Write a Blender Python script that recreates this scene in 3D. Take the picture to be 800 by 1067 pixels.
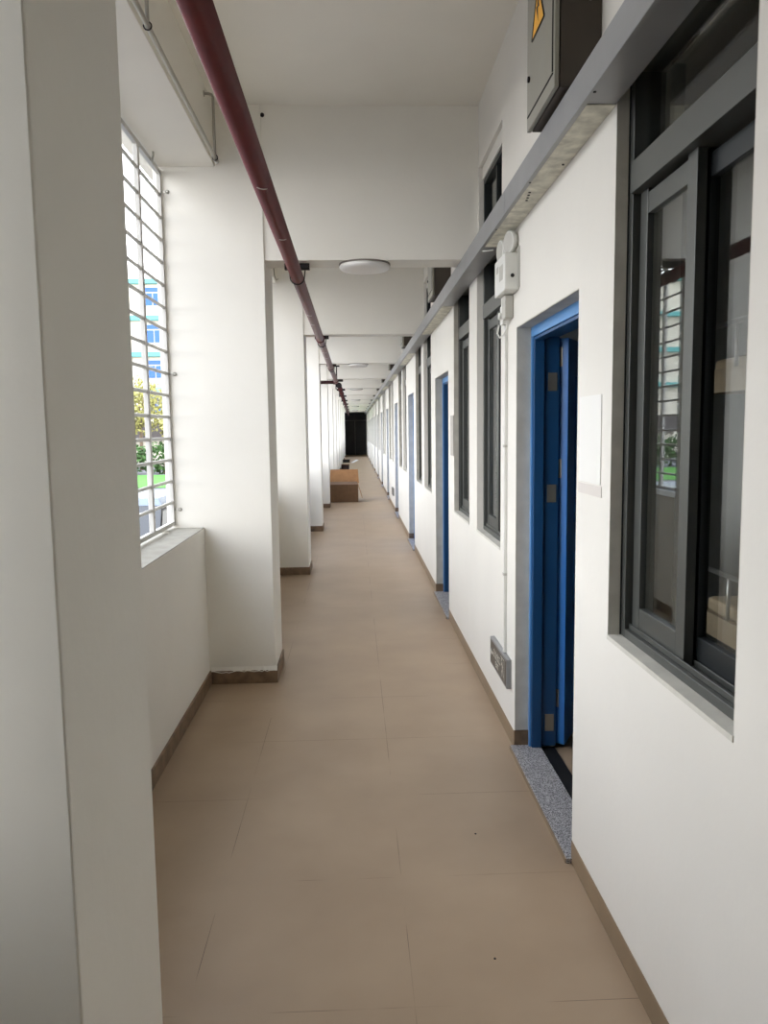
import bpy, bmesh, math, random
from mathutils import Vector, Matrix
random.seed(7)
S = bpy.context.scene
for o in list(bpy.data.objects): bpy.data.objects.remove(o)
col = S.collection

# ------------------------------------------------------------------ camera, sky, exposure
cd = bpy.data.cameras.new('camera'); cam = bpy.data.objects.new('camera', cd); col.objects.link(cam)
cd.sensor_fit = 'HORIZONTAL'; cd.sensor_width = 36.0; cd.lens = 811.73/800*36
cd.clip_start = .02; cd.clip_end = 500
R_ = Vector((0.99917956, -0.03843128, -0.01277667)); U_ = Vector((0.01676395, 0.10528774, 0.99430049)); F_ = Vector((0.03686701, 0.99369891, -0.10584562))
M = Matrix((( R_.x, U_.x, -F_.x, 0), (R_.y, U_.y, -F_.y, 0), (R_.z, U_.z, -F_.z, 1.6), (0, 0, 0, 1)))
cam.matrix_world = M
S.camera = cam
w = bpy.data.worlds.new('overcast_sky'); S.world = w; w.use_nodes = True
nt = w.node_tree; nt.nodes.clear()
out = nt.nodes.new('ShaderNodeOutputWorld'); bg = nt.nodes.new('ShaderNodeBackground')
tc = nt.nodes.new('ShaderNodeTexCoord'); sp = nt.nodes.new('ShaderNodeSeparateXYZ'); cr = nt.nodes.new('ShaderNodeValToRGB')
nt.links.new(tc.outputs['Generated'], sp.inputs[0]); nt.links.new(sp.outputs['Z'], cr.inputs[0])
cr.color_ramp.elements[0].position = 0.0; cr.color_ramp.elements[0].color = (1, .99, .985, 1)
cr.color_ramp.elements[1].position = .8; cr.color_ramp.elements[1].color = (.80, .87, 1, 1)
nt.links.new(cr.outputs[0], bg.inputs[0]); nt.links.new(bg.outputs[0], out.inputs[0])
bg.inputs[1].default_value = 6.2
S.view_settings.view_transform = 'Standard'; S.view_settings.look = 'None'
S.view_settings.exposure = 0.0; S.view_settings.gamma = 1.0; S.view_settings.use_curve_mapping = False
try:
    S.cycles.max_bounces = 12; S.cycles.diffuse_bounces = 8; S.cycles.transparent_max_bounces = 24
except Exception: pass

# ------------------------------------------------------------------ materials
def srgb(c):
    return tuple(((v/255)/12.92 if v/255 <= .04045 else ((v/255+.055)/1.055)**2.4) for v in c)+(1,)
def mat(name, c, rough=.6, metal=0, noise=0, nscale=8, bump=0, bscale=60, spec=.5, emit=None):
    m = bpy.data.materials.new(name); m.use_nodes = True; n = m.node_tree; b = n.nodes['Principled BSDF']
    b.inputs['Roughness'].default_value = rough; b.inputs['Metallic'].default_value = metal
    b.inputs['Specular IOR Level'].default_value = spec
    base = srgb(c); b.inputs['Base Color'].default_value = base
    if noise or bump: t = n.nodes.new('ShaderNodeTexCoord')
    if noise:
        x = n.nodes.new('ShaderNodeTexNoise'); x.inputs['Scale'].default_value = nscale; x.inputs['Detail'].default_value = 6
        r = n.nodes.new('ShaderNodeValToRGB'); n.links.new(t.outputs['Object'], x.inputs['Vector']); n.links.new(x.outputs['Fac'], r.inputs[0])
        r.color_ramp.elements[0].position = .35; r.color_ramp.elements[1].position = .65
        r.color_ramp.elements[0].color = tuple(v*(1-noise) for v in base[:3])+(1,)
        r.color_ramp.elements[1].color = tuple(min(1, v*(1+noise)) for v in base[:3])+(1,)
        n.links.new(r.outputs[0], b.inputs['Base Color'])
    if bump:
        x = n.nodes.new('ShaderNodeTexNoise'); x.inputs['Scale'].default_value = bscale; x.inputs['Detail'].default_value = 4
        bp = n.nodes.new('ShaderNodeBump'); bp.inputs['Strength'].default_value = bump; bp.inputs['Distance'].default_value = .004
        n.links.new(t.outputs['Object'], x.inputs['Vector']); n.links.new(x.outputs['Fac'], bp.inputs['Height']); n.links.new(bp.outputs[0], b.inputs['Normal'])
    return m
WALLR = mat('dimmed_right_wall_paint', (222, 219, 211), .7, noise=.02, nscale=1.5, bump=.2, bscale=25, spec=.3)  # same white paint, darkened to hold down the strong light on this wall
PAINT = mat('white_wall_paint', (234, 231, 222), .7, noise=.025, nscale=1.5, bump=.25, bscale=25, spec=.3)
CEILP = mat('ceiling_paint', (232, 228, 217), .8, noise=.03, nscale=1.2, bump=.2, bscale=20, spec=.2)
SKIRT = mat('brown_skirting_tile', (120, 98, 76), .5, noise=.25, nscale=14, bump=.3, bscale=40)
SKIRTR = mat('tan_skirting_tile', (132, 112, 88), .45, noise=.08, nscale=6)
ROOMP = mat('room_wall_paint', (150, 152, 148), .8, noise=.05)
ROOMF = mat('room_floor_tile', (165, 145, 125), .5, noise=.05)
GALV = mat('galvanised_steel', (150, 151, 152), .42, .35, noise=.06, nscale=5)
PLAST = mat('plaster_smeared_steel', (206, 204, 190), .85, .05, noise=.2, nscale=18, bump=.5, bscale=50)
BOXG = mat('grey_box_enamel', (140, 138, 128), .45, .1, noise=.03)
BOXD = mat('dark_box_side', (66, 58, 50), .5, .1, noise=.05)  # box body a darker brown than its grey door
BLACK = mat('black_rubber', (14, 14, 14), .6)
REDP = mat('red_pipe_paint', (92, 26, 27), .42, noise=.12, nscale=9, bump=.15, bscale=35)
REDD = mat('dark_primer_paint', (62, 28, 30), .55, noise=.2, nscale=20)
IRON = mat('dark_iron', (38, 32, 32), .6, .3, noise=.1)
TAPE = mat('white_tape', (215, 205, 200), .7)
ALU = mat('dark_grey_aluminium', (86, 88, 85), .38, .45, noise=.03)
ALUD = mat('charcoal_aluminium', (38, 42, 44), .42, .4)
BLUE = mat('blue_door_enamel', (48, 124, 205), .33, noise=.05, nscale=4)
BLUEHI = mat('blue_edge_highlight', (84, 142, 200), .35)  # door blue made lighter: the highlight along the frame edge is painted in
BLUED = mat('shaded_blue_door_enamel', (24, 74, 122), .4, noise=.05, nscale=4)  # door blue darkened for the frame, its shadow put into the colour
HINGE = mat('hinge_steel', (170, 168, 160), .35, .8)
WPLAS = mat('white_plastic', (222, 222, 216), .4, noise=.02)
GPLAS = mat('pale_grey_plastic', (186, 184, 176), .5)
LENS = mat('lamp_lens', (225, 225, 222), .15)
OLIVE = mat('dark_sign_face', (66, 60, 54), .35)
SIGNW = mat('sign_marking', (205, 202, 190), .5)
REVEAL = mat('grey_reveal_plaster', (200, 197, 187), .8, noise=.08, nscale=10, bump=.3, bscale=60)  # one greyer tone for reveals and window sills
GRILLE = mat('white_grille_paint', (186, 184, 178), .4, noise=.04)
RODM = mat('grey_steel_rod', (168, 163, 152), .4, .3)
CARD = mat('brown_cardboard', (168, 124, 84), .85, noise=.08, nscale=12, bump=.2)
CARDD = mat('dark_cardboard', (106, 80, 57), .85, noise=.08, nscale=12)
CARDK = mat('dark_box_board', (48, 34, 34), .8)
YEL = mat('yellow_warning_film', (240, 175, 50), .5)
LRIM = mat('lamp_rim', (128, 120, 112), .5)
OPAL = mat('opal_lamp_cover', (232, 230, 226), .35)
ENDDARK = mat('unlit_end_tone', (52, 52, 54), .6, noise=.25, nscale=2)  # dark tone standing in for the missing light at the far end
PAPER = mat('white_paper', (232, 234, 236), .7)
CLEARW = mat('patched_white_film', (228, 227, 222), .5)
SMUDGE = mat('grey_smudge_film', (208, 202, 195), .6)
WOOD = mat('pale_bed_board', (140, 124, 100), .6, noise=.1)
LINEN = mat('beige_bedding', (164, 146, 118), .9, noise=.06)
GROUND = mat('grey_asphalt', (96, 95, 98), .9, noise=.08, nscale=1)
GRASS = mat('green_lawn', (66, 124, 36), .95, noise=.2, nscale=2)
LEAF = mat('hedge_leaf', (54, 84, 34), .8, noise=.3, nscale=3)
LEAFY = mat('yellow_green_leaf', (150, 146, 84), .8, noise=.3, nscale=3)
BARK = mat('tree_bark', (120, 104, 86), .9, noise=.2)
BWALL = mat('pale_facade_paint', (206, 200, 184), .8, noise=.04, nscale=.5)
CYAN = mat('turquoise_band_paint', (90, 160, 158), .6)
BGLASS = mat('blue_window_glass', (20, 84, 160), .2)
SLATE = mat('grey_roof_sheet', (84, 78, 76), .7, noise=.1)
CARW = mat('silver_blue_car_paint', (104, 116, 130), .25, .1)
CARG = mat('dark_car_glass', (14, 16, 18), .08)
TYRE = mat('black_tyre', (22, 22, 22), .8)

def granite():
    m = mat('speckled_granite', (150, 148, 146), .45); n = m.node_tree; b = n.nodes['Principled BSDF']
    t = n.nodes.new('ShaderNodeTexCoord'); x = n.nodes.new('ShaderNodeTexNoise'); x.inputs['Scale'].default_value = 260; x.inputs['Detail'].default_value = 2
    r = n.nodes.new('ShaderNodeValToRGB'); r.color_ramp.interpolation = 'LINEAR'
    r.color_ramp.elements[0].position = .42; r.color_ramp.elements[0].color = srgb((84, 80, 82))
    r.color_ramp.elements[1].position = .58; r.color_ramp.elements[1].color = srgb((196, 194, 194))
    n.links.new(t.outputs['Object'], x.inputs['Vector']); n.links.new(x.outputs['Fac'], r.inputs[0]); n.links.new(r.outputs[0], b.inputs['Base Color'])
    return m
GRAN = granite()
def floor_mat():
    m = bpy.data.materials.new('beige_floor_tile'); m.use_nodes = True; n = m.node_tree; b = n.nodes['Principled BSDF']
    t = n.nodes.new('ShaderNodeTexCoord'); mp = n.nodes.new('ShaderNodeMapping')
    n.links.new(t.outputs['Object'], mp.inputs[0]); mp.inputs['Location'].default_value = (-.143+.6325*10, -2.005+.6325*10, 0)
    br = n.nodes.new('ShaderNodeTexBrick'); br.offset = 0; br.squash = 1
    br.inputs['Scale'].default_value = 1; br.inputs['Brick Width'].default_value = .6325; br.inputs['Row Height'].default_value = .6325
    br.inputs['Mortar Size'].default_value = .0011; br.inputs['Mortar Smooth'].default_value = .2; br.inputs['Bias'].default_value = 0
    c1 = srgb((160, 137, 114)); c2 = srgb((154, 131, 110))
    br.inputs['Color1'].default_value = c1; br.inputs['Color2'].default_value = c2; br.inputs['Mortar'].default_value = srgb((98, 78, 66))
    n.links.new(mp.outputs[0], br.inputs['Vector'])
    # the joints are partly filled: show them only in patches
    ns = n.nodes.new('ShaderNodeTexNoise'); ns.inputs['Scale'].default_value = 1.7; ns.inputs['Detail'].default_value = 3
    n.links.new(t.outputs['Object'], ns.inputs['Vector'])
    rr = n.nodes.new('ShaderNodeValToRGB'); rr.color_ramp.elements[0].position = .47; rr.color_ramp.elements[1].position = .56
    n.links.new(ns.outputs['Fac'], rr.inputs[0])
    n2 = n.nodes.new('ShaderNodeTexNoise'); n2.inputs['Scale'].default_value = 2.2; n2.inputs['Detail'].default_value = 5
    n.links.new(t.outputs['Object'], n2.inputs['Vector'])
    r2 = n.nodes.new('ShaderNodeValToRGB'); r2.color_ramp.elements[0].position = .3; r2.color_ramp.elements[1].position = .7
    r2.color_ramp.elements[0].color = srgb((160, 138, 114)); r2.color_ramp.elements[1].color = srgb((171, 149, 124))
    n.links.new(n2.outputs['Fac'], r2.inputs[0])
    mu = n.nodes.new('ShaderNodeMath'); mu.operation = 'MULTIPLY'
    n.links.new(br.outputs['Fac'], mu.inputs[0]); n.links.new(rr.outputs[0], mu.inputs[1])
    mx = n.nodes.new('ShaderNodeMixRGB'); n.links.new(mu.outputs[0], mx.inputs[0]); n.links.new(r2.outputs[0], mx.inputs[1]); mx.inputs[2].default_value = srgb((100, 80, 68))
    n.links.new(mx.outputs[0], b.inputs['Base Color'])
    b.inputs['Roughness'].default_value = .42; b.inputs['Specular IOR Level'].default_value = .45
    n3 = n.nodes.new('ShaderNodeTexNoise'); n3.inputs['Scale'].default_value = 5
    n.links.new(t.outputs['Object'], n3.inputs['Vector'])
    bp = n.nodes.new('ShaderNodeBump'); bp.inputs['Strength'].default_value = .05; bp.inputs['Distance'].default_value = .01
    n.links.new(n3.outputs['Fac'], bp.inputs['Height']); n.links.new(bp.outputs[0], b.inputs['Normal'])
    return m
FLOOR = floor_mat()
def glass_mat():
    m = bpy.data.materials.new('tinted_window_glass'); m.use_nodes = True; n = m.node_tree
    for x in list(n.nodes): n.nodes.remove(x)
    o = n.nodes.new('ShaderNodeOutputMaterial'); t = n.nodes.new('ShaderNodeBsdfTransparent'); g = n.nodes.new('ShaderNodeBsdfGlossy')
    fr = n.nodes.new('ShaderNodeFresnel'); gm = n.nodes.new('ShaderNodeNewGeometry'); ma = n.nodes.new('ShaderNodeMath'); ma.operation = 'MULTIPLY_ADD'
    ma.inputs[1].default_value = 1/1.7-1.7; ma.inputs[2].default_value = 1.7; n.links.new(gm.outputs['Backfacing'], ma.inputs[0]) 
    mx = n.nodes.new('ShaderNodeMixShader'); n.links.new(ma.outputs[0], fr.inputs[0])
    t.inputs[0].default_value = (.86, .88, .88, 1); g.inputs[0].default_value = (.9, .93, .95, 1); g.inputs['Roughness'].default_value = .012
    n.links.new(fr.outputs[0], mx.inputs[0]); n.links.new(t.outputs[0], mx.inputs[1]); n.links.new(g.outputs[0], mx.inputs[2]); n.links.new(mx.outputs[0], o.inputs[0])
    return m
GLASS = glass_mat()

# ------------------------------------------------------------------ helpers
def new(name, bm, m, parent=None, smooth=False, bev=0):
    me = bpy.data.meshes.new(name); bmesh.ops.recalc_face_normals(bm, faces=bm.faces); bm.to_mesh(me); bm.free()
    if smooth:
        for p in me.polygons: p.use_smooth = True
    o = bpy.data.objects.new(name, me); col.objects.link(o); o.parent = parent
    for k in (m if isinstance(m, (list, tuple)) else [m]): me.materials.append(k)
    if bev:
        b = o.modifiers.new('bevel', 'BEVEL'); b.width = bev; b.segments = 2; b.limit_method = 'ANGLE'; b.angle_limit = math.radians(50)
    return o
def add_box(bm, x0, x1, y0, y1, z0, z1, mi=0):
    v = [bm.verts.new((x, y, z)) for x in (x0, x1) for y in (y0, y1) for z in (z0, z1)]
    for f in ((0, 1, 3, 2), (4, 6, 7, 5), (0, 4, 5, 1), (2, 3, 7, 6), (0, 2, 6, 4), (1, 5, 7, 3)):
        bm.faces.new([v[i] for i in f]).material_index = mi
    return v
def box(name, x0, x1, y0, y1, z0, z1, m, parent=None, bev=0):
    bm = bmesh.new(); add_box(bm, x0, x1, y0, y1, z0, z1); return new(name, bm, m, parent, bev=bev)
def add_tube(bm, pts, r, seg=16, cap=True, mi=0):
    pts = [Vector(p) for p in pts]; rings = []
    n = len(pts); up = None
    for i, p in enumerate(pts):
        d = (pts[min(i+1, n-1)]-pts[max(i-1, 0)]).normalized()
        if up is None:
            up = Vector((0, 0, 1)) if abs(d.z) < .9 else Vector((1, 0, 0))
        a = d.cross(up).normalized(); b = a.cross(d).normalized(); up = b
        rr = r[i] if isinstance(r, (list, tuple)) else r
        rings.append([bm.verts.new(p+(a*math.cos(2*math.pi*k/seg)+b*math.sin(2*math.pi*k/seg))*rr) for k in range(seg)])
    for A, B in zip(rings, rings[1:]):
        for k in range(seg):
            f = bm.faces.new((A[k], A[(k+1) % seg], B[(k+1) % seg], B[k])); f.smooth = True; f.material_index = mi
    if cap:
        bm.faces.new(rings[0]).material_index = mi; bm.faces.new(rings[-1][::-1]).material_index = mi
def tube(name, pts, r, m, parent=None, seg=16):
    bm = bmesh.new(); add_tube(bm, pts, r, seg); return new(name, bm, m, parent)
def add_lathe(bm, prof, c, axis='z', seg=32):
    rings = []
    for r, h in prof:
        ring = []
        for k in range(seg):
            a = 2*math.pi*k/seg; p = (r*math.cos(a), r*math.sin(a), h)
            if axis == 'x': p = (p[2], p[0], p[1])
            if axis == 'y': p = (p[0], p[2], p[1])
            ring.append(bm.verts.new(Vector(c)+Vector(p)))
        rings.append(ring)
    for A, B in zip(rings, rings[1:]):
        for k in range(seg):
            f = bm.faces.new((A[k], A[(k+1) % seg], B[(k+1) % seg], B[k])); f.smooth = True
    bm.faces.new(rings[0]); bm.faces.new(rings[-1][::-1])
def lathe(name, prof, c, m, parent=None, axis='z', seg=32):
    bm = bmesh.new(); add_lathe(bm, prof, c, axis, seg); return new(name, bm, m, parent)
def tag(o, label=None, cat=None, group=None, kind=None):
    if label: o['label'] = label
    if cat: o['category'] = cat
    if group: o['group'] = group
    if kind: o['kind'] = kind
    return o
def empty(name, loc, label=None, cat=None, group=None, kind=None):
    o = bpy.data.objects.new(name, None); col.objects.link(o); o.location = loc; o.empty_display_size = .1
    return tag(o, label, cat, group, kind)
def kids(o): return [c for c in bpy.data.objects if c.parent == o]
def copy_tree(o, parent=None):
    c = o.copy(); col.objects.link(c); c.parent = parent
    for ch in kids(o): copy_tree(ch, c)
    return c
def struct(o): o['kind'] = 'structure'; return o
ORD = ['nearest', 'second', 'third', 'fourth', 'fifth', 'sixth', 'seventh', 'eighth', 'ninth', 'tenth', 'eleventh', 'twelfth', 'thirteenth']

P = 3.72; NB = 13; YEND = 48.9; YS = -2.58
XR = .777; WT = .2; XP = -.94; XO = -1.168; XC = -.523
ZS = 3.52; ZB = 2.623

# ------------------------------------------------------------------ structure
bm = bmesh.new(); add_box(bm, XO, 6.6, YS-.2, YEND+.2, -.6, 0); struct(new('floor', bm, FLOOR))
bm = bmesh.new(); add_box(bm, XO-.35, 6.6, YS-.2, YEND+.2, ZS, ZS+.2); struct(new('ceiling', bm, CEILP))
def walled(name, x0, x1, ys, zs, holes, m):
    """solid wall with rectangular openings, one mesh"""
    Y = sorted(set(ys+[h[0] for h in holes]+[h[1] for h in holes])); Z = sorted(set(zs+[h[2] for h in holes]+[h[3] for h in holes]))
    solid = {}
    for i in range(len(Y)-1):
        for j in range(len(Z)-1):
            cy = (Y[i]+Y[i+1])/2; cz = (Z[j]+Z[j+1])/2
            solid[i, j] = not any(h[0] < cy < h[1] and h[2] < cz < h[3] for h in holes)
    bm = bmesh.new(); V = {}
    def v(x, y, z):
        k = (x, y, z)
        if k not in V: V[k] = bm.verts.new(k)
        return V[k]
    for (i, j), s in solid.items():
        if not s: continue
        a, b, c, d = Y[i], Y[i+1], Z[j], Z[j+1]
        bm.faces.new((v(x0, a, c), v(x0, b, c), v(x0, b, d), v(x0, a, d))); bm.faces.new((v(x1, a, c), v(x1, a, d), v(x1, b, d), v(x1, b, c)))
        for di, dj, q in ((-1, 0, ((x0, a, c), (x0, a, d), (x1, a, d), (x1, a, c))), (1, 0, ((x0, b, c), (x1, b, c), (x1, b, d), (x0, b, d))),
                          (0, -1, ((x0, a, c), (x1, a, c), (x1, b, c), (x0, b, c))), (0, 1, ((x0, a, d), (x0, b, d), (x1, b, d), (x1, a, d)))):
            if not solid.get((i+di, j+dj), False): bm.faces.new([v(*p) for p in q])
    return struct(new(name, bm, m))
DY0, DY1, DZ = 2.70, 3.73, 2.072
AY0, AY1 = 4.12, 4.92; BY0, BY1 = 1.53, 2.34; WZ0, WZ1 = .955, 2.64
VY0, VY1, VZ0, VZ1 = 4.11, 4.85, 2.66, 3.155
holes = []
for k in range(NB):
    o = P*k
    if DY1+o < YEND-.3: holes.append((DY0+o, DY1+o, 0, DZ))
    holes.append((BY0+o, BY1+o, WZ0, WZ1))
    if AY1+o < YEND-.3: holes += [(AY0+o, AY1+o, WZ0, WZ1), (VY0+o, VY1+o, VZ0, VZ1)]
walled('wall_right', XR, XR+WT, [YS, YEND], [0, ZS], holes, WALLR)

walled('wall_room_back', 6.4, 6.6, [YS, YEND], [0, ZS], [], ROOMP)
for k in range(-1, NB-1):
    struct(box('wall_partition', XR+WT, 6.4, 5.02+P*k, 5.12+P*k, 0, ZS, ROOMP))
struct(box('wall_back', XO, 6.6, YS-.2, YS, 0, ZS, PAINT))
struct(box('wall_end', XO, 6.6, YEND, YEND+.2, 0, ZS, PAINT))
# left side: columns, parapet, edge beam
cy = [1.14+P*k for k in range(NB)]
cy[1] = 4.86
for k, y in enumerate(cy):
    x = -.437 if k == 0 else XC
    struct(box('column', XO, x, y, y+.45, 0, ZS, PAINT, bev=.004))
    yb = 4.872+P*(k-1)
    struct(box('ceiling_beam', x-.02, XR+.01, max(yb, y+.012), yb+.228, ZB, ZS+.01, PAINT, bev=.003))
    if y+.45+.01 < YEND:
        y1 = cy[k+1] if k+1 < NB else YEND
        if k == NB-1: struct(box('wall_left', XO, XP, y+.45, YEND, 0, 3.165, PAINT))
        else: struct(box('wall_left', XO, XP, y+.45, y1, 0, 1.0, PAINT, bev=.004))
struct(box('wall_left', XO, XP, YS, 1.14, 0, 1.0, PAINT))
struct(box('wall_left', XO, -.8, YS, .75, 1.0, 3.165, PAINT))  # unseen infill wall, added and sized to darken the corridor beside the camera
struct(box('edge_beam', XO-.02, -.80, YS, YEND, 3.165, ZS+.01, CEILP, bev=.004))
SILL = mat('bare_cement_sill', (160, 156, 145), .9, noise=.08, nscale=12, bump=.4, bscale=60)
for k in range(NB-1):
    struct(box('window_sill', XO+.002, XP-.002, cy[k]+.451, cy[k+1]-.001, .9995, 1.004, SILL))
# skirtings
def skirt(name, x0, x1, y0, y1, m, h=.085):
    bm = bmesh.new(); add_box(bm, x0, x1, y0, y1, 0, h)
    return struct(new(name, bm, m, bev=.003))
for k in range(NB):
    y = cy[k]; x = -.437 if k == 0 else XC
    skirt('baseboard_left', XP-.02, x+.012, y-.012, y+.462, SKIRT)
    if k < NB-1: skirt('baseboard_left', XP-.02, XP+.012, y+.45, cy[k+1], SKIRT)
skirt('baseboard_left', XP-.02, XP+.012, YS, 1.14, SKIRT)
prev = YS
for k in range(NB):
    y0, y1 = DY0+P*k, DY1+P*k
    if y1 > YEND-.3: y0 = YEND
    skirt('baseboard_right', XR-.003, XR+.05, prev, y0-.001, SKIRTR); prev = y1+.001
    if y1 < YEND:
        struct(box('baseboard_right', XR-.003, XR+.078, y1-.008, y1+.002, .0, .095, SKIRT))
# rough plaster lip above the skirting of the second column
bm = bmesh.new()
n = 26
top = []; bot = []
for i in range(n+1):
    xx = XP+.01+(XC-XP)*i/n
    top.append(bm.verts.new((xx, 4.862, .112))); bot.append(bm.verts.new((xx, 4.8465, .083-.008*random.random()-(.008 if 2 < i < 9 else 0))))
for i in range(n): bm.faces.new((top[i], top[i+1], bot[i+1], bot[i]))
struct(new('trim_1', bm, PAINT))

# ------------------------------------------------------------------ windows and doors of the right wall
def make_window():
    r = empty('window_1', (XR, BY0, 0), kind='structure'); L = BY1-BY0
    bm = bmesh.new()
    f = .035
    add_box(bm, .04, .13, 0, f, WZ0, WZ1); add_box(bm, .04, .13, L-f, L, WZ0, WZ1)
    add_box(bm, .04, .13, f, L-f, WZ1-.04, WZ1); add_box(bm, .04, .13, f, L-f, WZ0, WZ0+.028)
    add_box(bm, .032, .13, f, L-f, 2.265, 2.352)
    add_box(bm, .054, .058, f, L-f, WZ0+.028, WZ0+.045); add_box(bm, .088, .092, f, L-f, WZ0+.028, WZ0+.045)
    new('window_frame', bm, ALU, r, bev=.002)
    bm = bmesh.new(); add_box(bm, .036, .04, 0, .006, WZ0, WZ1); add_box(bm, .036, .04, L-.006, L, WZ0, WZ1); new('gasket', bm, BLACK, r)
    bm = bmesh.new(); add_box(bm, -.003, .04, 0, L, WZ0-.012, WZ0+.002); new('window_sill', bm, REVEAL, r)
    bm = bmesh.new(); add_box(bm, -.0, .04, L-.003, L+.001, WZ0, WZ1); add_box(bm, 0, .04, -.001, .003, WZ0, WZ1); new('window_reveal', bm, REVEAL, r)
    def sash(x0, x1, y0, y1, m):
        bm = bmesh.new(); z0, z1, s = WZ0+.03, 2.265, .055
        add_box(bm, x0, x1, y0, y0+s, z0, z1); add_box(bm, x0, x1, y1-s, y1, z0, z1)
        add_box(bm, x0+.001, x1-.001, y0+s, y1-s, z1-.07, z1-.012); add_box(bm, x0+.001, x1-.001, y0+s, y1-s, z0+.005, z0+.075)
        q = new('sash', bm, m, r, bev=.002)
        bm = bmesh.new(); xc = (x0+x1)/2; add_box(bm, xc-.003, xc+.003, y0+s-.004, y1-s+.004, z0+.07, z1-.065); new('window_glass', bm, GLASS, q)
        return q
    sash(.06, .086, L/2-.012, L-f-.008, ALU); sash(.094, .12, f+.004, L/2+.045, ALUD)
    bm = bmesh.new(); add_box(bm, .078, .084, f-.004, L-f+.004, 2.35, WZ1-.038); new('window_glass', bm, GLASS, r)
    return r
w0 = make_window(); wi = 1
for k in range(NB):
    for y in ((BY0, AY0) if AY1+P*k < YEND-.3 else (BY0,)):
        if y == BY0 and k == 0: continue
        wi += 1; c = copy_tree(w0); c.name = 'window_%d' % wi; c.location.y = y+P*k
def make_vent():
    r = empty('window_30', (XR, VY0, 0), kind='structure'); L = VY1-VY0
    bm = bmesh.new(); f = .03
    zt = VZ1-.075
    add_box(bm, .03, .08, 0, f, VZ0, zt); add_box(bm, .03, .08, L-f, L, VZ0, zt); add_box(bm, .03, .08, f, L-f, VZ0, VZ0+f); add_box(bm, .03, .08, f, L-f, zt-f, zt); add_box(bm, .04, .07, L/2-.015, L/2+.015, VZ0+f, zt-f)
    new('window_frame', bm, ALUD, r)
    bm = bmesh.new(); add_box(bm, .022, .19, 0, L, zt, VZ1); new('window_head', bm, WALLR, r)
    bm = bmesh.new(); add_box(bm, .053, .057, f, L-f, VZ0+f, zt-f); new('window_glass', bm, GLASS, r)
    return r
v0 = make_vent()
for k in range(1, NB-1):
    c = copy_tree(v0); c.location.y = VY0+P*k; c.name = 'window_%d' % (30+k)
def make_door(opened, num, yo):
    r = empty('door_%d' % num, (XR, DY0+yo, 0), kind='structure'); L = DY1-DY0
    bm = bmesh.new()
    add_box(bm, 0.001, .078, L-.004, L+.0, .097, DZ); add_box(bm, .001, .078, 0, .004, .097, DZ); add_box(bm, .001, .078, .004, L-.004, DZ-.004, DZ)
    new('door_reveal', bm, REVEAL, r)
    bm = bmesh.new(); a = .05
    add_box(bm, .076, .2, 0, .03, .02, DZ); add_box(bm, .076, .2, L-.03, L, .02, DZ); add_box(bm, .076, .2, .03, L-.03, DZ-.05, DZ)
    add_box(bm, .076, .125, .03, .045, .02, DZ-.05); add_box(bm, .076, .125, L-.045, L-.03, .02, DZ-.05); add_box(bm, .076, .125, .045, L-.045, DZ-.065, DZ-.05)
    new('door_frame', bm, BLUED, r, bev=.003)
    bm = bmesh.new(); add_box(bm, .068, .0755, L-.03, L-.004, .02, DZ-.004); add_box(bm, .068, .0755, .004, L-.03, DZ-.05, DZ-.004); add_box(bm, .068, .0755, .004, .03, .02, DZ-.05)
    new('frame_edge_highlight', bm, BLUEHI, r)
    box('threshold', -.022, .125, -.012, L-.004, 0.0, .021, GRAN, r, bev=.002)
    box('threshold_edge', -.026, -.021, -.008, L-.006, 0.0, .018, SKIRTR, r)
    box('threshold_strip', .125, .2, .002, L-.002, 0, .006, BLACK, r)
    # leaf: hinged on the far jamb
    lw = L-.07
    T = .064; bm = bmesh.new(); add_box(bm, 0, T, -lw, 0, .0, DZ-.08)
    for z0, z1 in ((.18, .95), (1.1, 1.82)):
        add_box(bm, T, T+.006, -lw+.13, -.13, z0, z1); add_box(bm, -.006, 0, -lw+.13, -.13, z0, z1)
    lf = new('door_leaf', bm, BLUE, r, bev=.003)
    lf.location = (.13, L-.035, .025)
    for z in (.19, 1.33, 1.86):
        bm = bmesh.new(); add_box(bm, T-.034, T+.008, .0, .003, z, z+.09); add_tube(bm, [(T+.008, .004, z-.07), (T+.008, .004, z+.09)], .007, 8)
        new('hinge', bm, HINGE, lf)
    if opened:
        lf.location = (.243, L-.03, .025)
        lf.rotation_euler.z = math.radians(150)
        for z in (.1, 1.24, 1.77):
            bm = bmesh.new(); add_box(bm, .145, .188, L-.0335, L-.0295, z, z+.085); new('hinge_plate', bm, HINGE, r)
    else:
        bm = bmesh.new(); add_box(bm, -.014, 0, -lw+.04, -lw+.09, .92, 1.12); add_tube(bm, [(-.01, -lw+.065, 1.05), (-.05, -lw+.065, 1.05), (-.055, -lw+.17, 1.05)], .009, 8)
        new('door_handle', bm, HINGE, lf)
    return r
make_door(True, 1, 0); make_door(True, 2, P)
d3 = make_door(False, 3, 2*P)
for k in range(3, NB-1):
    if DY1+P*k > YEND-.3: continue
    c = copy_tree(d3); c.name = 'door_%d' % (k+1); c.location.y = DY0+P*k
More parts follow.
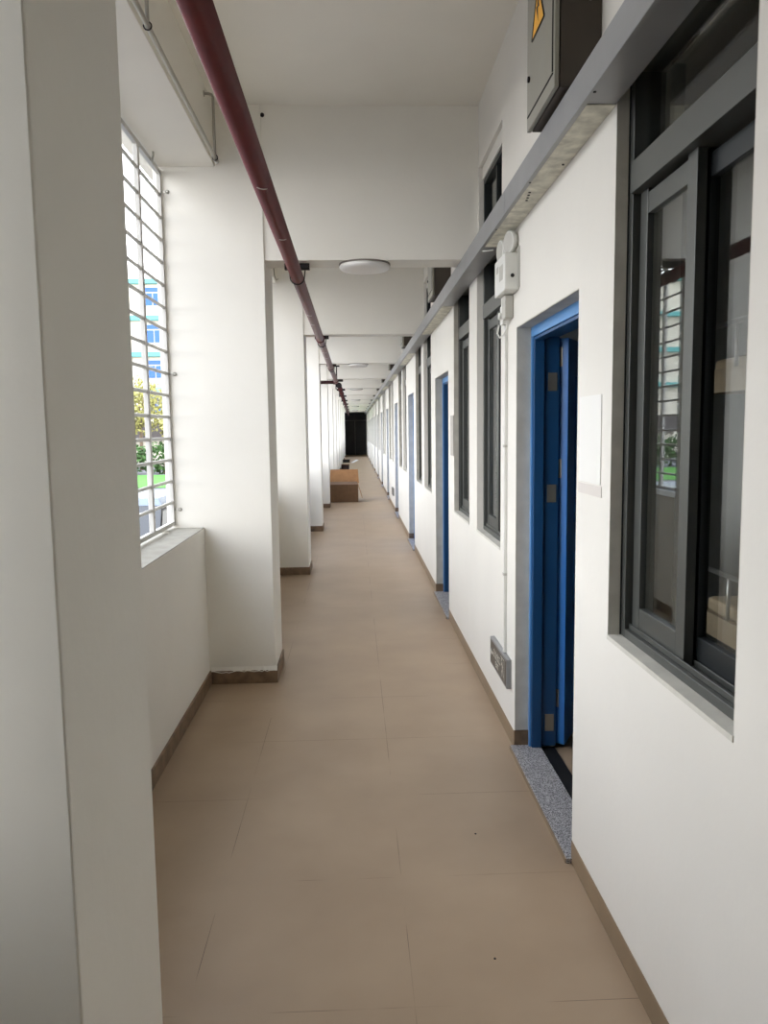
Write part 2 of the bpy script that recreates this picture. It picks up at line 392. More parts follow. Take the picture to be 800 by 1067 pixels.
# dark gate made up to carry the unlit look of the corridor end
g = empty('door_20', (0, YEND, 0), kind='structure')  # added gate, stands in for the missing light at the far end
for x0, x1 in ((-.62, .07), (.08, .77)):
    bm = bmesh.new(); add_box(bm, x0, x1, -.06, -.01, .02, 2.15)
    for z0, z1 in ((.15, .95), (1.1, 2.0)): add_box(bm, x0+.1, x1-.1, -.07, -.06, z0, z1)
    new('door_leaf', bm, ENDDARK, g, bev=.004)  # leaves of the added gate, dark for the missing light
bm = bmesh.new(); add_box(bm, -.93, .775, -.05, -.002, 2.16, ZB); add_box(bm, -.93, -.63, -.05, -.002, 0, 2.16); new('door_frame', bm, ENDDARK, g)  # surround of the added gate, dark for the missing light

# ------------------------------------------------------------------ cable tray
TX = .672; TZ0, TZ1 = 2.525, 2.622
tr = empty('cable_tray', (XR, 0, TZ0), 'long galvanised steel cable tray running along the right wall above the windows', 'cable tray')
def rel(bm, o):
    bmesh.ops.translate(bm, vec=-Vector(o.location), verts=bm.verts); return bm
bm = bmesh.new()
for i in range(17):
    a = YS+.02+i*3.03; b = min(a+3.026, YEND-.06)
    if a < YEND-.1: add_box(bm, TX, TX+.003, a, b, TZ0, TZ1); add_box(bm, TX, XR-.001, a, b, TZ1, TZ1+.003)
new('tray_front', rel(bm, tr), GALV, tr)
bm = bmesh.new(); add_box(bm, TX+.003, XR-.001, YS+.02, YEND-.06, TZ0+.004, TZ0+.008); new('tray_bottom', rel(bm, tr), GALV, tr)
for k in range(NB-1):
    bm = bmesh.new(); add_box(bm, TX+.018, XR-.001, 2.345+P*k, 4.115+P*k, TZ0+.001, TZ0+.004); new('plaster_smear', rel(bm, tr), PLAST, tr)
bm = bmesh.new(); add_box(bm, TX+.001, TX+.016, YS+.02, YEND-.06, TZ0-.001, TZ0+.004); new('tray_lip', rel(bm, tr), GALV, tr)
bm = bmesh.new()
bm.free()
for i in range(4):
    bm = bmesh.new(); add_lathe(bm, [(.0055, 0), (.0055, .003)], (.712+.004*i, 3.18+.036*i, TZ0-.0015), 'z', 10); new('tray_hole', rel(bm, tr), BLACK, tr)
for y in (2.25, 3.05, 3.75, 2.85):
    bm = bmesh.new(); add_lathe(bm, [(.0045, 0), (.0045, .004)], (TX+.012 if y != 2.85 else XR-.02, y, TZ0-.003), 'z', 8); new('tray_rivet', rel(bm, tr), BLACK, tr)

# ------------------------------------------------------------------ electrical boxes on the right wall above the tray
def make_ebox():
    x0 = .63; y0, y1, z0, z1 = 2.49, 2.862, 2.637, 3.2
    r = empty('electrical_box', (XR, y0, z0), 'grey steel electrical box with yellow warning triangle, nearest, above the cable tray', 'electrical box', 'grey electrical boxes above the cable tray')
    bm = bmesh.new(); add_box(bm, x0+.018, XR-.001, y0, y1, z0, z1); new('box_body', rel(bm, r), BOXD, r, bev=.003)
    bm = bmesh.new(); add_box(bm, x0, x0+.015, y0-.004, y1+.004, z0-.001, z1+.004); new('box_door', rel(bm, r), BOXG, r, bev=.003)
    bm = bmesh.new(); add_box(bm, x0-.003, x0, y0+.012, y0+.018, z0+.05, z1-.02); add_box(bm, x0-.003, x0, y0+.012, y1-.012, z0+.042, z0+.046); new('door_seam', rel(bm, r), BLACK, r)
    bm = bmesh.new()
    ty, tz, s = 2.70, 2.905, .085
    v = [bm.verts.new((x0-.002, ty-s, tz)), bm.verts.new((x0-.002, ty+s, tz)), bm.verts.new((x0-.002, ty, tz+s*1.75))]
    v2 = [bm.verts.new(p.co+Vector((.0015, 0, 0))) for p in v]; bm.faces.new(v); bm.faces.new(v2[::-1])
    for i in range(3): bm.faces.new((v[i], v[(i+1) % 3], v2[(i+1) % 3], v2[i]))
    wt = new('warning_triangle', rel(bm, r), YEL, r); wt['label'] = 'yellow warning triangle'
    bm = bmesh.new(); P2 = [(.012, .125), (-.022, .062), (0, .066), (-.008, .018), (.024, .078), (.004, .074)]
    vs = [bm.verts.new((x0-.003, ty+a, tz+b)) for a, b in P2]; bm.faces.new(vs)
    for a, b in (((-s, 0), (s, 0)), ((s, 0), (0, s*1.75)), ((0, s*1.75), (-s, 0))): add_tube(bm, [(x0-.0015, ty+a[0], tz+a[1]), (x0-.0015, ty+b[0], tz+b[1])], .003, 6)
    new('lightning_mark', rel(bm, r), BLACK, wt)
    wt.location = (0, 0, 0)
    bm = bmesh.new(); add_tube(bm, [(x0+.02, y0-.006, 2.89), (x0+.035, y0-.006, 3.2)], .003, 6); 
    bm.free()
    lathe('lock', [(.010, 0), (.010, .006), (.006, .008)], Vector((x0-.007, y1-.035, 2.80))-Vector(r.location), IRON, r, 'x', 12)
    return r
e0 = make_ebox()
for k in range(1, NB-1):
    c = copy_tree(e0); c.location.y = 2.49+P*k
    c['label'] = 'grey electrical box above the cable tray, the %s one counted from the camera' % ORD[k]
# white conduit beside the nearest box
b0 = box('conduit', .732, .744, 2.475, 2.488, 2.885, ZS-.001, WPLAS, bev=.003)
tag(b0, 'thin pale conduit dropping from the ceiling beside the nearest electrical box', 'conduit')

# ------------------------------------------------------------------ ceiling lamps under every other beam
def make_lamp(y):
    r = empty('ceiling_lamp', (.084, y, ZB), 'round white flush ceiling lamp under the nearest beam', 'ceiling lamp', 'round lamps under the beams')
    lathe('lamp_base', [(.158, 0), (.160, -.004), (.160, -.008), (.150, -.009)], (0, 0, 0), LRIM, r, seg=48)
    lathe('lamp_shade', [(.152, -.009), (.157, -.014), (.156, -.026), (.146, -.036), (.12, -.041), (.06, -.044), (.004, -.045)], (0, 0, 0), OPAL, r, seg=48)
    return r
l0 = make_lamp(4.986)
for i, k in enumerate((2, 4, 6, 8, 10)):
    c = copy_tree(l0); c.location.y = 4.986+P*k
    c['label'] = 'round white flush ceiling lamp, the %s one down the corridor' % ORD[i+1]

# ------------------------------------------------------------------ red fire pipe
PX, PZ, PR = -.335, 2.545, .0385
def hanger(bm, y, x, z):
    add_box(bm, x-.075, x+.078, y-.02, y+.02, ZB-.036, ZB-.03); add_box(bm, x-.075, x+.078, y-.02, y-.015, ZB-.036, ZB-.001)
    pts = [(x-.05, y+.015, ZB-.03)]+[(x+math.cos(a)*.044, y+.015, z+math.sin(a)*.044) for a in [math.pi+math.pi*i/12 for i in range(13)]]+[(x+.05, y+.015, ZB-.03)]
    add_tube(bm, pts, .004, 8)
def scrap(x, y, z, a0, a1, parent, dy=.03):
    pts = []
    for i in range(7):
        a = a0+(a1-a0)*i/6; pts.append((x+math.cos(a)*(PR+.001), y+dy*i/6, z+math.sin(a)*(PR+.001)))
    bm = bmesh.new(); add_tube(bm, pts, .0022, 5); return new('tape_scrap', rel(bm, parent), TAPE, parent)
fp = empty('fire_pipe', (PX, 5.0, PZ), 'long dark red fire pipe hung below the ceiling beams, passing the camera', 'pipe')
Y3 = 4.872+P*3-.25
bm = bmesh.new(); add_tube(bm, [(PX, YS+.01, PZ), (PX, Y3-.05, PZ)], PR, 28, cap=True); new('pipe_run', rel(bm, fp), REDP, fp)
for y in (8.3, 12.1, Y3-.5, 1.2):
    bm = bmesh.new(); add_tube(bm, [(PX, y-.05, PZ), (PX, y-.048, PZ), (PX, y+.048, PZ), (PX, y+.05, PZ)], [PR, PR+.008, PR+.008, PR], 24); new('pipe_coupling', rel(bm, fp), REDP, fp)
bm = bmesh.new()
pts = [(PX, Y3-.06, PZ)]+[(PX-.05+.05*math.cos(a), Y3-.03+.05*math.sin(a), PZ) for a in [i*math.pi/12 for i in range(7)]]+[(PX-.06, Y3+.02, PZ)]
add_tube(bm, pts, PR+.006, 20); new('pipe_elbow', rel(bm, fp), REDD, fp)
bm = bmesh.new(); add_tube(bm, [(PX-.05, Y3+.02, PZ), (XO+.03, Y3+.02, PZ)], PR-.004, 20); new('pipe_branch', rel(bm, fp), REDD, fp)
for y in (1.28, 4.97, 4.97+P, 4.97+2*P):
    bm = bmesh.new(); hanger(bm, y, PX, PZ); new('pipe_hanger', rel(bm, fp), IRON, fp)
bm = bmesh.new(); add_box(bm, PX-.005, PX+.02, Y3-.03, Y3+.0, PZ+.03, PZ+.20+.1); add_box(bm, PX-.06, PX+.07, Y3-.04, Y3+.01, PZ+.30, PZ+.33); add_box(bm, PX-.01, PX+.075, Y3-.03, Y3, PZ+.02, PZ+.045)
new('pipe_hanger', rel(bm, fp), IRON, fp)
for y, a0, a1 in ((3.05, -1.9, -1.0), (3.85, -1.7, -.9), (6.35, -2.2, -1.2), (6.9, -2.1, -1.4), (9.4, -2.3, -.9), (10.1, -2.0, -1.1)): scrap(PX, y, PZ, a0, a1, fp)
f2 = empty('fire_pipe', (-.30, 18, 2.52), 'second dark red fire pipe run beyond the elbow, far down the corridor', 'pipe')
x2, z2, y2 = -.285, 2.50, Y3+.55
bm = bmesh.new(); add_tube(bm, [(x2, y2, z2), (x2-.02, YEND-.07, z2)], PR+.008, 20); new('pipe_run', rel(bm, f2), REDP, f2)
for k in range(4, NB):
    y = 4.97+P*(k-1)
    for yy in ((y, y+1.7) if k < NB-1 else (y,)):
        bm = bmesh.new()
        if yy == y: add_box(bm, x2-.13, x2+.08, y-.03, y+.03, ZB-.05, ZB-.001); add_box(bm, x2-.075, x2-.055, y-.02, y+.02, z2-.08, ZB-.04); add_tube(bm, [(x2-.005, y-.02, z2), (x2-.005, y+.02, z2)], PR+.02, 14)
        else: add_tube(bm, [(x2-.005, yy-.06, z2), (x2-.005, yy+.06, z2)], PR+.02, 14)
        new('pipe_hanger' if yy == y else 'pipe_coupling', rel(bm, f2), IRON if yy == y else REDD, f2)

# ------------------------------------------------------------------ hanging rail at upper left
rr = empty('hanging_rail', (-.75, 4.59, 3.12), 'thin grey steel hanging rail on drop brackets at upper left of the ceiling', 'rail')
bm = bmesh.new(); add_tube(bm, [(-.75, 1.62, 3.12), (-.75, 4.62, 3.12)], .0105, 14); new('rail_bar', rel(bm, rr), RODM, rr)
bm = bmesh.new(); add_lathe(bm, [(.0135, 0), (.0135, .03)], (-.75, 4.6, 3.12), 'y', 14); new('end_cap', rel(bm, rr), GPLAS, rr)
for y in (1.75, 3.14, 4.57):
    bm = bmesh.new(); add_tube(bm, [(-.75, y, 3.125), (-.75, y, 3.44), (-.757, y, 3.455), (-.775, y, 3.46), (-.799, y, 3.46)], .0075, 10)
    add_lathe(bm, [(.016, 0), (.016, .006)], (-.802, y, 3.46), 'x', 12); new('drop_bracket', rel(bm, rr), RODM, rr)
    bm = bmesh.new(); add_tube(bm, [(-.75+math.cos(a)*.015, y, 3.12+math.sin(a)*.015) for a in [math.pi*2*i/12 for i in range(13)]], .003, 6); new('clamp', rel(bm, rr), IRON, rr)

# ------------------------------------------------------------------ window grilles in the left openings
def make_grille(y0, y1, label):
    x = -1.13; z0, z1 = 1.035, 3.13
    r = empty('window_grille', (x, (y0+y1)/2, 1.0), label, 'window grille', 'white bar grilles in the left openings')
    nr = 16; st = (z1-z0)/nr
    bm = bmesh.new()
    for i in range(1, nr): add_tube(bm, [(x, y0+.02, z0+st*i), (x, y1-.02, z0+st*i)], .010, 10)
    new('cross_bars', rel(bm, r), GRILLE, r)
    bm = bmesh.new(); add_box(bm, x-.012, x+.012, y0+.005, y1-.005, z0-.013, z0+.013); add_box(bm, x-.012, x+.012, y0+.005, y1-.005, z1-.013, z1+.013)
    for y in (y0+.016, y1-.016): add_box(bm, x-.012, x+.012, y-.011, y+.011, z0, z1)
    new('grille_frame', rel(bm, r), GRILLE, r, bev=.002)
    n = 7
    for i in range(1, n):
        y = y1-(y1-y0)*i*.1529; bm = bmesh.new(); add_box(bm, x-.014, x+.012, y-.019, y+.019, z0+.013, z1-.013); new('upright', rel(bm, r), GRILLE, r, bev=.002)
    for z in (1.12, 1.95, 3.02):
        bm = bmesh.new(); add_lathe(bm, [(.012, 0), (.012, -.006), (.005, -.012)], (x+.045, y1, z), 'y', 10); add_box(bm, x, x+.045, y1-.004, y1-.001, z-.006, z+.006); new('fixing_lug', rel(bm, r), HINGE, r)
    for y in (y1-.25, y1-1.0):
        bm = bmesh.new(); add_box(bm, x-.01, x+.03, y-.008, y+.008, 1.0, z0-.013); new('foot_lug', rel(bm, r), HINGE, r)
        bm = bmesh.new(); add_tube(bm, [(x+.02, y, z1-.02), (x+.03, y, z1+.015), (x+.03, y, 3.165)], .006, 6); new('top_lug', rel(bm, r), HINGE, r)
    return r
make_grille(cy[0]+.45, cy[1], 'white metal bar grille in the nearest left opening above the parapet')
make_grille(cy[1]+.45, cy[2], 'white metal bar grille in the opening beyond the big left column, seen mirrored in glass')

# ------------------------------------------------------------------ emergency light, junction box, conduit, exit sign
em = empty('emergency_light', (XR, 3.8, 2.245), 'white twin-head emergency light on the right wall beside the first blue doorway', 'emergency light')
bm = bmesh.new(); add_box(bm, .708, XR-.001, 3.675, 3.93, 2.235, 2.405); new('light_body', rel(bm, em), WPLAS, em, bev=.006)
bm = bmesh.new(); add_box(bm, .770, XR-.0005, 3.66, 3.95, 2.245, 2.43); new('back_plate', rel(bm, em), GPLAS, em, bev=.003)
bm = bmesh.new(); add_box(bm, .7065, .708, 3.72, 3.80, 2.29, 2.36); add_box(bm, .7065, .708, 3.83, 3.88, 2.34, 2.37); new('status_panel', rel(bm, em), GPLAS, em)
bm = bmesh.new(); add_lathe(bm, [(.009, 0), (.009, -.003)], (.745, 3.675, 2.30), 'y', 14); new('cable_hole', rel(bm, em), BLACK, em)
for i, (y, x, rz) in enumerate(((3.735, .748, -74), (3.89, .738, -82))):
    h = empty('lamp_head', Vector((x, y, 2.462-.008*i))-Vector(em.location)); h.parent = em; h.rotation_euler = (0, 0, math.radians(rz))
    bm = bmesh.new(); add_lathe(bm, [(.028, .026), (.046, .014), (.052, .0), (.052, -.012), (.047, -.014)], (0, 0, 0), 'y', 28); new('lamp_shell', bm, WPLAS, h)
    bm = bmesh.new(); add_lathe(bm, [(.046, -.0145), (.04, -.010), (.03, -.012), (.02, -.009), (.004, -.012)], (0, 0, 0), 'y', 28); new('lamp_lens', bm, GPLAS, h)
    bm = bmesh.new(); add_tube(bm, [(0, .02, -.035), (0, .02, -.062)], .011, 10); new('lamp_neck', bm, WPLAS, h)
bm = bmesh.new(); add_tube(bm, [(.70, 3.93, 2.47), (.655, 3.97, 2.473)], .0022, 6); new('antenna_wire', rel(bm, em), WPLAS, em)
jb = empty('junction_box', (XR, 3.9, 2.12), 'small cream junction box with a loose cable below the emergency light', 'junction box')
bm = bmesh.new(); add_box(bm, .735, XR-.001, 3.80, 3.885, 2.125, 2.232); new('box_body', rel(bm, jb), GPLAS, jb, bev=.004)
bm = bmesh.new(); add_box(bm, .742, XR-.001, 3.90, 3.97, 2.11, 2.2); add_lathe(bm, [(.018, 0), (.018, -.014), (.01, -.016)], (.742, 3.93, 2.15), 'x', 16); new('box_socket', rel(bm, jb), WPLAS, jb, bev=.003)
bm = bmesh.new(); add_tube(bm, [(.735, 3.95, 2.11), (.728, 3.96, 2.07), (.735, 3.93, 2.045), (.75, 3.90, 2.06), (.76, 3.88, 2.09), (.76, 3.87, 2.125)], .004, 8); new('cable', rel(bm, jb), WPLAS, jb)
cn = empty('conduit', (XR, 3.95, .43), 'slim white cable conduit running down the wall to the low exit sign', 'conduit')
bm = bmesh.new(); add_box(bm, XR-.016, XR-.001, 3.938, 3.962, .432, 2.11); new('conduit_run', rel(bm, cn), WPLAS, cn, bev=.002)
for z in (.84, 1.5): 
    bm = bmesh.new(); add_box(bm, XR-.019, XR-.001, 3.934, 3.966, z, z+.012); new('conduit_clip', rel(bm, cn), GPLAS, cn)
def make_sign(y0, label, detail=True):
    r = empty('exit_sign', (XR, y0, .28), label, 'exit sign', 'low exit signs on the right wall'); L = .47; x = XR-.026
    bm = bmesh.new(); add_box(bm, x, XR-.001, y0, y0+L, .28, .43); new('sign_housing', rel(bm, r), GALV, r, bev=.002)
    bm = bmesh.new(); add_box(bm, x-.0015, x, y0+.012, y0+L-.012, .292, .418); f = new('sign_face', rel(bm, r), OLIVE, r)
    if detail:
        bm = bmesh.new(); X = x-.0022
        def q(pts): # pts in (along reading direction, z); reading runs towards -y seen from the corridor
            vs = [bm.verts.new((X, y0+L-a, b)) for a, b in pts]; bm.faces.new(vs)
        # arrow, running figure in a doorway
        q([(.03, .355), (.055, .38), (.055, .362), (.10, .362), (.10, .348), (.055, .348), (.055, .33)])
        def st(a, b, wd=.005):
            ax, az = a; bx, bz = b; d = Vector((bx-ax, bz-az)).normalized(); n = Vector((-d.y, d.x))*wd
            q([(ax+n.x, az+n.y), (bx+n.x, bz+n.y), (bx-n.x, bz-n.y), (ax-n.x, az-n.y)])
        fx = .36
        q([(fx-.008+.010*math.cos(t), .398+.010*math.sin(t)) for t in [i*math.pi/4 for i in range(8)]])
        st((fx, .388), (fx+.012, .35), .008); st((fx+.012, .35), (fx-.01, .33)); st((fx-.01, .33), (fx-.012, .305), .004); st((fx+.012, .35), (fx+.028, .325)); st((fx+.028, .325), (fx+.045, .318), .004)
        st((fx, .382), (fx-.022, .365), .0035); st((fx+.002, .38), (fx+.024, .362), .0035)
        st((fx+.055, .30), (fx+.055, .412), .003); st((fx-.035, .41), (fx+.055, .41), .003)
        new('exit_pictogram', rel(bm, r), SIGNW, f)
        for body, size, zz in (('安全出口', .052, .352), ('EXIT', .046, .305)):
            cu = bpy.data.curves.new('sign_text', 'FONT'); cu.body = body; cu.size = size; cu.align_x = 'CENTER'; cu.extrude = .0004
            tmp = bpy.data.objects.new('text_source', cu); col.objects.link(tmp); bpy.context.view_layer.update()
            me = bpy.data.meshes.new_from_object(tmp); bpy.data.objects.remove(tmp); me.materials.clear(); me.materials.append(SIGNW)
            to = bpy.data.objects.new('sign_text', me); col.objects.link(to); to.parent = f
            to.location = (x-.0022-XR, L-.215, zz-.28); to.rotation_euler = (math.pi/2, 0, -math.pi/2)
    return r
make_sign(3.81, 'dark exit sign low on the right wall just beyond the first blue doorway')
make_sign(15.35, 'small grey exit sign low on the far right wall beyond the third doorway', False)

# ------------------------------------------------------------------ plaques beside the doors
p0 = empty('wall_plaque', (XR, 2.42, 1.37), 'blank glossy white plaque on the wall between the near window and the open blue door', 'plaque', 'blank plaques beside the doors')
bm = bmesh.new(); add_box(bm, XR-.003, XR-.0002, 2.43, 2.665, 1.415, 1.70); new('plaque_panel', rel(bm, p0), CLEARW, p0)
bm = bmesh.new(); add_box(bm, XR-.002, XR-.0002, 2.42, 2.675, 1.375, 1.41); new('adhesive_strip', rel(bm, p0), SMUDGE, p0)
p1 = box('wall_plaque', XR-.006, XR-.0002, 6.06, 6.24, 1.385, 1.70, mat('grey_plaque_board', (170, 165, 158), .5), bev=.001)
tag(p1, 'grey blank plaque on the wall beside the second blue doorway', 'plaque', 'blank plaques beside the doors')

# little fixings on the concrete
wh = empty('wire_hook', (XC, 5.27, 2.6), 'small bent wire hook on the side of the big left column under the beam', 'hook')
bm = bmesh.new(); add_tube(bm, [(XC-.001, 5.22, 2.655), (XC+.02, 5.22, 2.65), (XC+.024, 5.23, 2.60), (XC+.035, 5.24, 2.575), (XC+.045, 5.25, 2.585)], .0035, 8); new('hook_wire', rel(bm, wh), RODM, wh)
bm = bmesh.new(); add_lathe(bm, [(.009, 0), (.009, .005), (.004, .008)], (XC, 5.22, 2.655), 'x', 10); new('hook_plate', rel(bm, wh), RODM, wh)
an = lathe('anchor_bolt', [(.012, 0), (.012, -.006), (.006, -.008), (.006, -.022)], (-.512, 4.871, 3.462), IRON, None, 'y', 12)
tag(an, 'small dark anchor bolt in the first beam face near the red pipe', 'bolt')
for x, y, i in ((.455, 2.92, 0), (.40, 2.19, 1)):
    d = lathe('floor_speck', [(.004, 0), (.0035, .002)], (x, y, 0), BLACK, None, 'z', 8)
    tag(d, ['tiny black speck on the floor tiles in front of the blue doorway', 'tiny black speck on the floor tiles nearest the camera'][i], 'speck')

# ------------------------------------------------------------------ cartons
def carton():
    r = empty('cardboard_box', (-.24, 17.2, 0), 'large brown cardboard box with open flaps against the left columns', 'cardboard box')
    x0, x1, y0, y1, h, t = -.57, .075, 17.2, 17.72, .385, .006
    bm = bmesh.new()
    add_box(bm, x0, x1, y0, y0+t, 0, h); add_box(bm, x0, x1, y1-t, y1, 0, h); add_box(bm, x0, x0+t, y0+t, y1-t, 0, h); add_box(bm, x1-t, x1, y0+t, y1-t, 0, h); add_box(bm, x0, x1, y0, y1, .001, .006)
    new('box_body', rel(bm, r), CARDD, r)
    def flap(a, b, c, d, m, nm='box_flap'):
        bm = bmesh.new(); vs = [Vector(p) for p in (a, b, c, d)]; n = (vs[1]-vs[0]).cross(vs[3]-vs[0]).normalized()*t
        A = [bm.verts.new(v) for v in vs]; B = [bm.verts.new(v+n) for v in vs]; bm.faces.new(A); bm.faces.new(B[::-1])
        for i in range(4): bm.faces.new((A[i], A[(i+1) % 4], B[(i+1) % 4], B[i]))
        return new(nm, rel(bm, r), m, r)
    flap((x0, y1, h), (x1+.02, y1, h), (x1+.0, y1+.08, h+.31), (x0+.02, y1+.08, h+.31), CARD)
    flap((x1, y0, h), (x1, y1, h), (x1+.09, y1, h-.30), (x1+.09, y0, h-.30), CARD)
    flap((x0, y0, h), (x1, y0, h), (x1-.02, y0+.25, h+.05), (x0+.02, y0+.25, h+.05), CARDD)
    return r
carton()
d1 = empty('cardboard_box', (-.4, 31, 0), 'small dark brown box on the corridor floor behind the large cardboard box', 'cardboard box')
bm = bmesh.new(); add_box(bm, -.60, -.21, 31, 31.4, 0, .2); new('box_body', rel(bm, d1), CARDK, d1)
bm = bmesh.new(); add_box(bm, -.61, -.20, 30.99, 31.41, .2, .225); new('box_lid', rel(bm, d1), CARDD, d1)
d2 = empty('cardboard_box', (-.45, 38, 0), 'low black box on the floor farthest down the corridor', 'cardboard box')
bm = bmesh.new(); add_box(bm, -.70, -.22, 38, 38.5, 0, .12); new('box_body', rel(bm, d2), BLACK, d2)
bm = bmesh.new(); add_box(bm, -.705, -.215, 37.99, 38.51, .12, .14); new('box_lid', rel(bm, d2), CARDK, d2)
bm = bmesh.new(); vs = [bm.verts.new(p) for p in ((-.18, 37.6, .005), (-.06, 37.5, .005), (.22, 40.6, .005), (.10, 40.8, .03))]; bm.faces.new(vs)
vs2 = [bm.verts.new(v.co+Vector((0, 0, .004))) for v in vs]; bm.faces.new(vs2[::-1])
for i in range(4): bm.faces.new((vs[i], vs[(i+1) % 4], vs2[(i+1) % 4], vs2[i]))
tag(new('paper_strip', bm, PAPER), 'white paper strip lying on the far corridor floor', 'paper')

# ------------------------------------------------------------------ bunk bed in the nearest room
bb = empty('bunk_bed', (2.0, 2.6, 0), 'metal bunk bed with beige bedding inside the nearest room behind glass', 'bunk bed')
bx0, bx1, by0, by1 = 1.6, 2.5, 1.7, 3.55
for x in (bx0, bx1):
    for y in (by0, by1):
        bm = bmesh.new(); add_box(bm, x-.02, x+.02, y-.02, y+.02, 0, 2.1); new('post', rel(bm, bb), GALV, bb)
for z in (.66, 1.74):
    bm = bmesh.new(); add_box(bm, bx0-.015, bx0+.01, by0+.02, by1-.02, z, z+.1); add_box(bm, bx1-.01, bx1+.015, by0+.02, by1-.02, z, z+.1); add_box(bm, bx0+.01, bx1-.01, by0-.01, by0+.015, z, z+.1); add_box(bm, bx0+.01, bx1-.01, by1-.015, by1+.01, z, z+.1)
    add_box(bm, bx0+.01, bx1-.01, by0+.02, by1-.02, z+.06, z+.08); new('bed_board', rel(bm, bb), WOOD, bb)
    bm = bmesh.new(); add_box(bm, bx0+.03, bx1-.03, by0+.04, by1-.04, z+.08, z+.15); new('mattress', rel(bm, bb), LINEN, bb, bev=.02)
    bm = bmesh.new()
    add_tube(bm, [(bx0, by0, z+.29), (bx0, by1, z+.29)], .012, 8)
    for i in range(1, 6): add_tube(bm, [(bx0, by0+(by1-by0)*i/6, z+.1), (bx0, by0+(by1-by0)*i/6, z+.29)], .009, 8)
    new('guard_rail', rel(bm, bb), HINGE, bb)
pl = bmesh.new(); bmesh.ops.create_icosphere(pl, subdivisions=3, radius=1)
for v in pl.verts: v.co = Vector((2.0+.3*v.co.x, 3.2+.2*v.co.y, .905+.088*v.co.z))
pw = new('pillow', pl, LINEN, None, smooth=True); tag(pw, 'beige pillow on the lower bunk behind the nearest window', 'pillow')

# ------------------------------------------------------------------ outdoors, beyond the left openings
GZ = -.6
struct(box('ground', -90, XO, -30, 110, GZ-.2, GZ, GROUND))
struct(box('lawn', -60, -3, 31, 40, GZ, GZ+.03, GRASS))
def leaves(bm, c, s, n, size, seed, hollow=.5):
    rnd = random.Random(seed)
    for i in range(n):
        d = Vector((rnd.gauss(0, 1), rnd.gauss(0, 1), rnd.gauss(0, 1))).normalized()*(hollow+(1-hollow)*rnd.random())
        p = Vector(c)+Vector((d.x*s[0], d.y*s[1], d.z*s[2]))
        a = Vector((rnd.gauss(0, 1), rnd.gauss(0, 1), rnd.gauss(0, 1))).normalized(); b = a.orthogonal().normalized()
        k = size*(.6+.8*rnd.random())
        vs = [bm.verts.new(p+a*k), bm.verts.new(p+b*k*.5), bm.verts.new(p-a*k), bm.verts.new(p-b*k*.5)]; bm.faces.new(vs)
hr = empty('hedge', (-12, 42, GZ), 'dark green hedge behind the lawn seen through the grille', 'hedge')
bm = bmesh.new()
for i in range(10): leaves(bm, (-26+2.0*i, 41.5, GZ+.85), (1.4, .8, .9), 500, .13, i)
new('foliage', rel(bm, hr), LEAF, hr)
bm = bmesh.new()
for i in range(10): add_tube(bm, [(-26+2.0*i, 41.5, GZ), (-25.9+2.0*i, 41.5, GZ+1.2)], .06, 6)
new('stems', rel(bm, hr), BARK, hr)
for ti, (tx, ty, th, lab) in enumerate(((-12.4, 46, 5.2, 'yellow green tree in front of the pale building seen through the grille'), (-9.6, 44, 3.4, 'small yellow green tree beside the hedge seen through the grille'))):
    t = empty('tree', (tx, ty, GZ), lab, 'tree')
    bm = bmesh.new(); leaves(bm, (tx, ty, GZ+th*.72), (th*.34, th*.34, th*.33), 2200, .11, 50+ti, .35); new('foliage', rel(bm, t), LEAFY, t)
    bm = bmesh.new(); add_tube(bm, [(tx, ty, GZ), (tx+.05, ty, GZ+th*.4), (tx, ty+.05, GZ+th*.85)], [.12, .09, .03], 8)
    for a in range(5):
        an_ = a*1.3; add_tube(bm, [(tx+.03, ty, GZ+th*.45), (tx+math.cos(an_)*th*.22, ty+math.sin(an_)*th*.22, GZ+th*.8)], [.05, .015], 6)
    new('trunk', rel(bm, t), BARK, t)
sh = empty('shed', (-13, 51, GZ), 'low shed with a grey sheet roof behind the hedge', 'shed')
bm = bmesh.new(); add_box(bm, -19, -8, 50, 54, GZ, 1.2); new('shed_wall', rel(bm, sh), BWALL, sh)
bm = bmesh.new(); add_box(bm, -19.5, -7.5, 49.6, 54.4, 1.2, 2.2); new('roof', rel(bm, sh), SLATE, sh)
bd = empty('building', (-25, 62, GZ), 'pale building with blue windows and turquoise bands seen through the grille', 'building')
bm = bmesh.new(); add_box(bm, -62, -8, 62, 76, GZ, 13.0); new('facade', rel(bm, bd), BWALL, bd)
for z in (12.9, 10.15, 7.4, 4.65):
    bm = bmesh.new(); add_box(bm, -62.2, -7.8, 61.6, 61.99, z, z+.35); new('band', rel(bm, bd), CYAN, bd)
for zi, z in enumerate((11.2, 8.4, 5.7, 2.9)):
    for i in range(9):
        x = -15.9-3.2*(i-1)
        bm = bmesh.new(); add_box(bm, x, x+1.25, 61.9, 61.99, z, z+1.5); wf = new('building_window', rel(bm, bd), GRILLE, bd)
        bm = bmesh.new(); add_box(bm, x+.08, x+.58, 61.86, 61.9, z+.08, z+1.0); add_box(bm, x+.66, x+1.17, 61.86, 61.9, z+.08, z+1.0); add_box(bm, x+.08, x+1.17, 61.86, 61.9, z+1.1, z+1.42)
        new('window_glass', rel(bm, bd), BGLASS, wf)
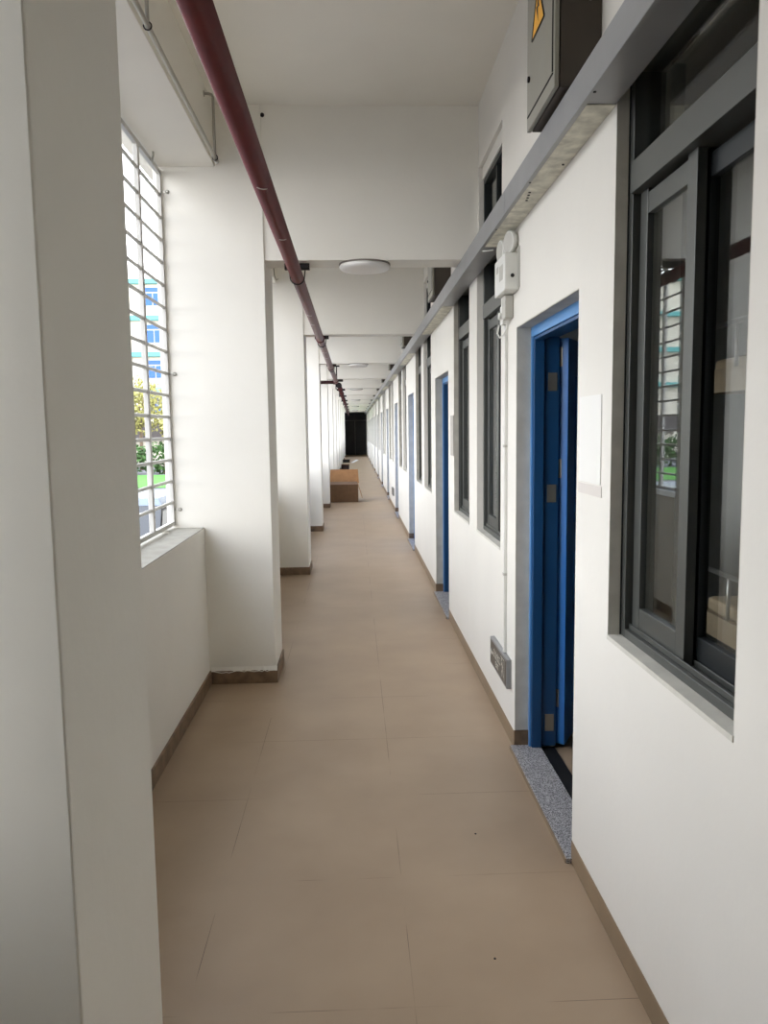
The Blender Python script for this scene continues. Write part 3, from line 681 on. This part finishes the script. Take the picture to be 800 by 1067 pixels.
# parked car
car = empty('car', (-2.85, 9.4, GZ), 'silver blue car parked outside the nearest left opening', 'car')
def section(y, hw, zb, zt, top_w):
    return [(-hw*.92, y, zb), (-hw, y, zb+.18), (-hw, y, zt-.12), (-top_w, y, zt), (top_w, y, zt), (hw, y, zt-.12), (hw, y, zb+.18), (hw*.92, y, zb)]
bm = bmesh.new(); prev = None
for y, hw, zb, zt, tw in ((-2.15, .70, .30, .58, .55), (-2.05, .82, .22, .72, .68), (-1.5, .87, .2, .84, .74), (-.9, .88, .2, .92, .76), (0, .89, .2, .95, .78), (1.0, .89, .2, .97, .78), (1.7, .87, .2, .97, .76), (2.05, .84, .24, .92, .70), (2.15, .76, .32, .75, .6)):
    ring = [bm.verts.new(Vector(p)) for p in section(y, hw, zb, zt, tw)]
    if prev:
        for k in range(8): bm.faces.new((prev[k], prev[(k+1) % 8], ring[(k+1) % 8], ring[k]))
    else: bm.faces.new(ring)
    prev = ring
bm.faces.new(prev[::-1]); new('car_body', bm, CARW, car, smooth=True, bev=0)
def cabin(name, m, s, z0, z1, y0, y1, ya, yb, wb, wtp):
    bm = bmesh.new(); b = [bm.verts.new(p) for p in ((-wb, y0, z0), (wb, y0, z0), (wb, y1, z0), (-wb, y1, z0))]; t = [bm.verts.new(p) for p in ((-wtp, ya, z1), (wtp, ya, z1), (wtp, yb, z1), (-wtp, yb, z1))]
    bm.faces.new(b); bm.faces.new(t[::-1])
    for i in range(4): bm.faces.new((b[i], b[(i+1) % 4], t[(i+1) % 4], t[i]))
    return new(name, bm, m, car, bev=.03)
cabin('car_windows', CARG, 0, .93, 1.36, -1.15, 1.75, -.35, 1.25, .77, .62)
cabin('car_roof', CARW, 0, 1.35, 1.43, -.38, 1.28, -.25, 1.15, .635, .56)
for x in (-.80, .80):
    for y in (-1.35, 1.35):
        wbm = bmesh.new(); add_lathe(wbm, [(.2, -.11), (.31, -.10), (.325, -.05), (.325, .05), (.31, .10), (.2, .11)], (x, y, .325), 'x', 24); wl = new('wheel', wbm, TYRE, car)
        hbm = bmesh.new(); add_lathe(hbm, [(.19, -.113), (.03, -.12), (.03, .12), (.19, .113)], (x, y, .325), 'x', 16); new('hubcap', hbm, HINGE, wl)
for x in (-.6, .6):
    hbm = bmesh.new(); add_box(hbm, x-.13, x+.13, -2.13, -2.02, .52, .64); new('headlight', hbm, LENS, car, bev=.02)
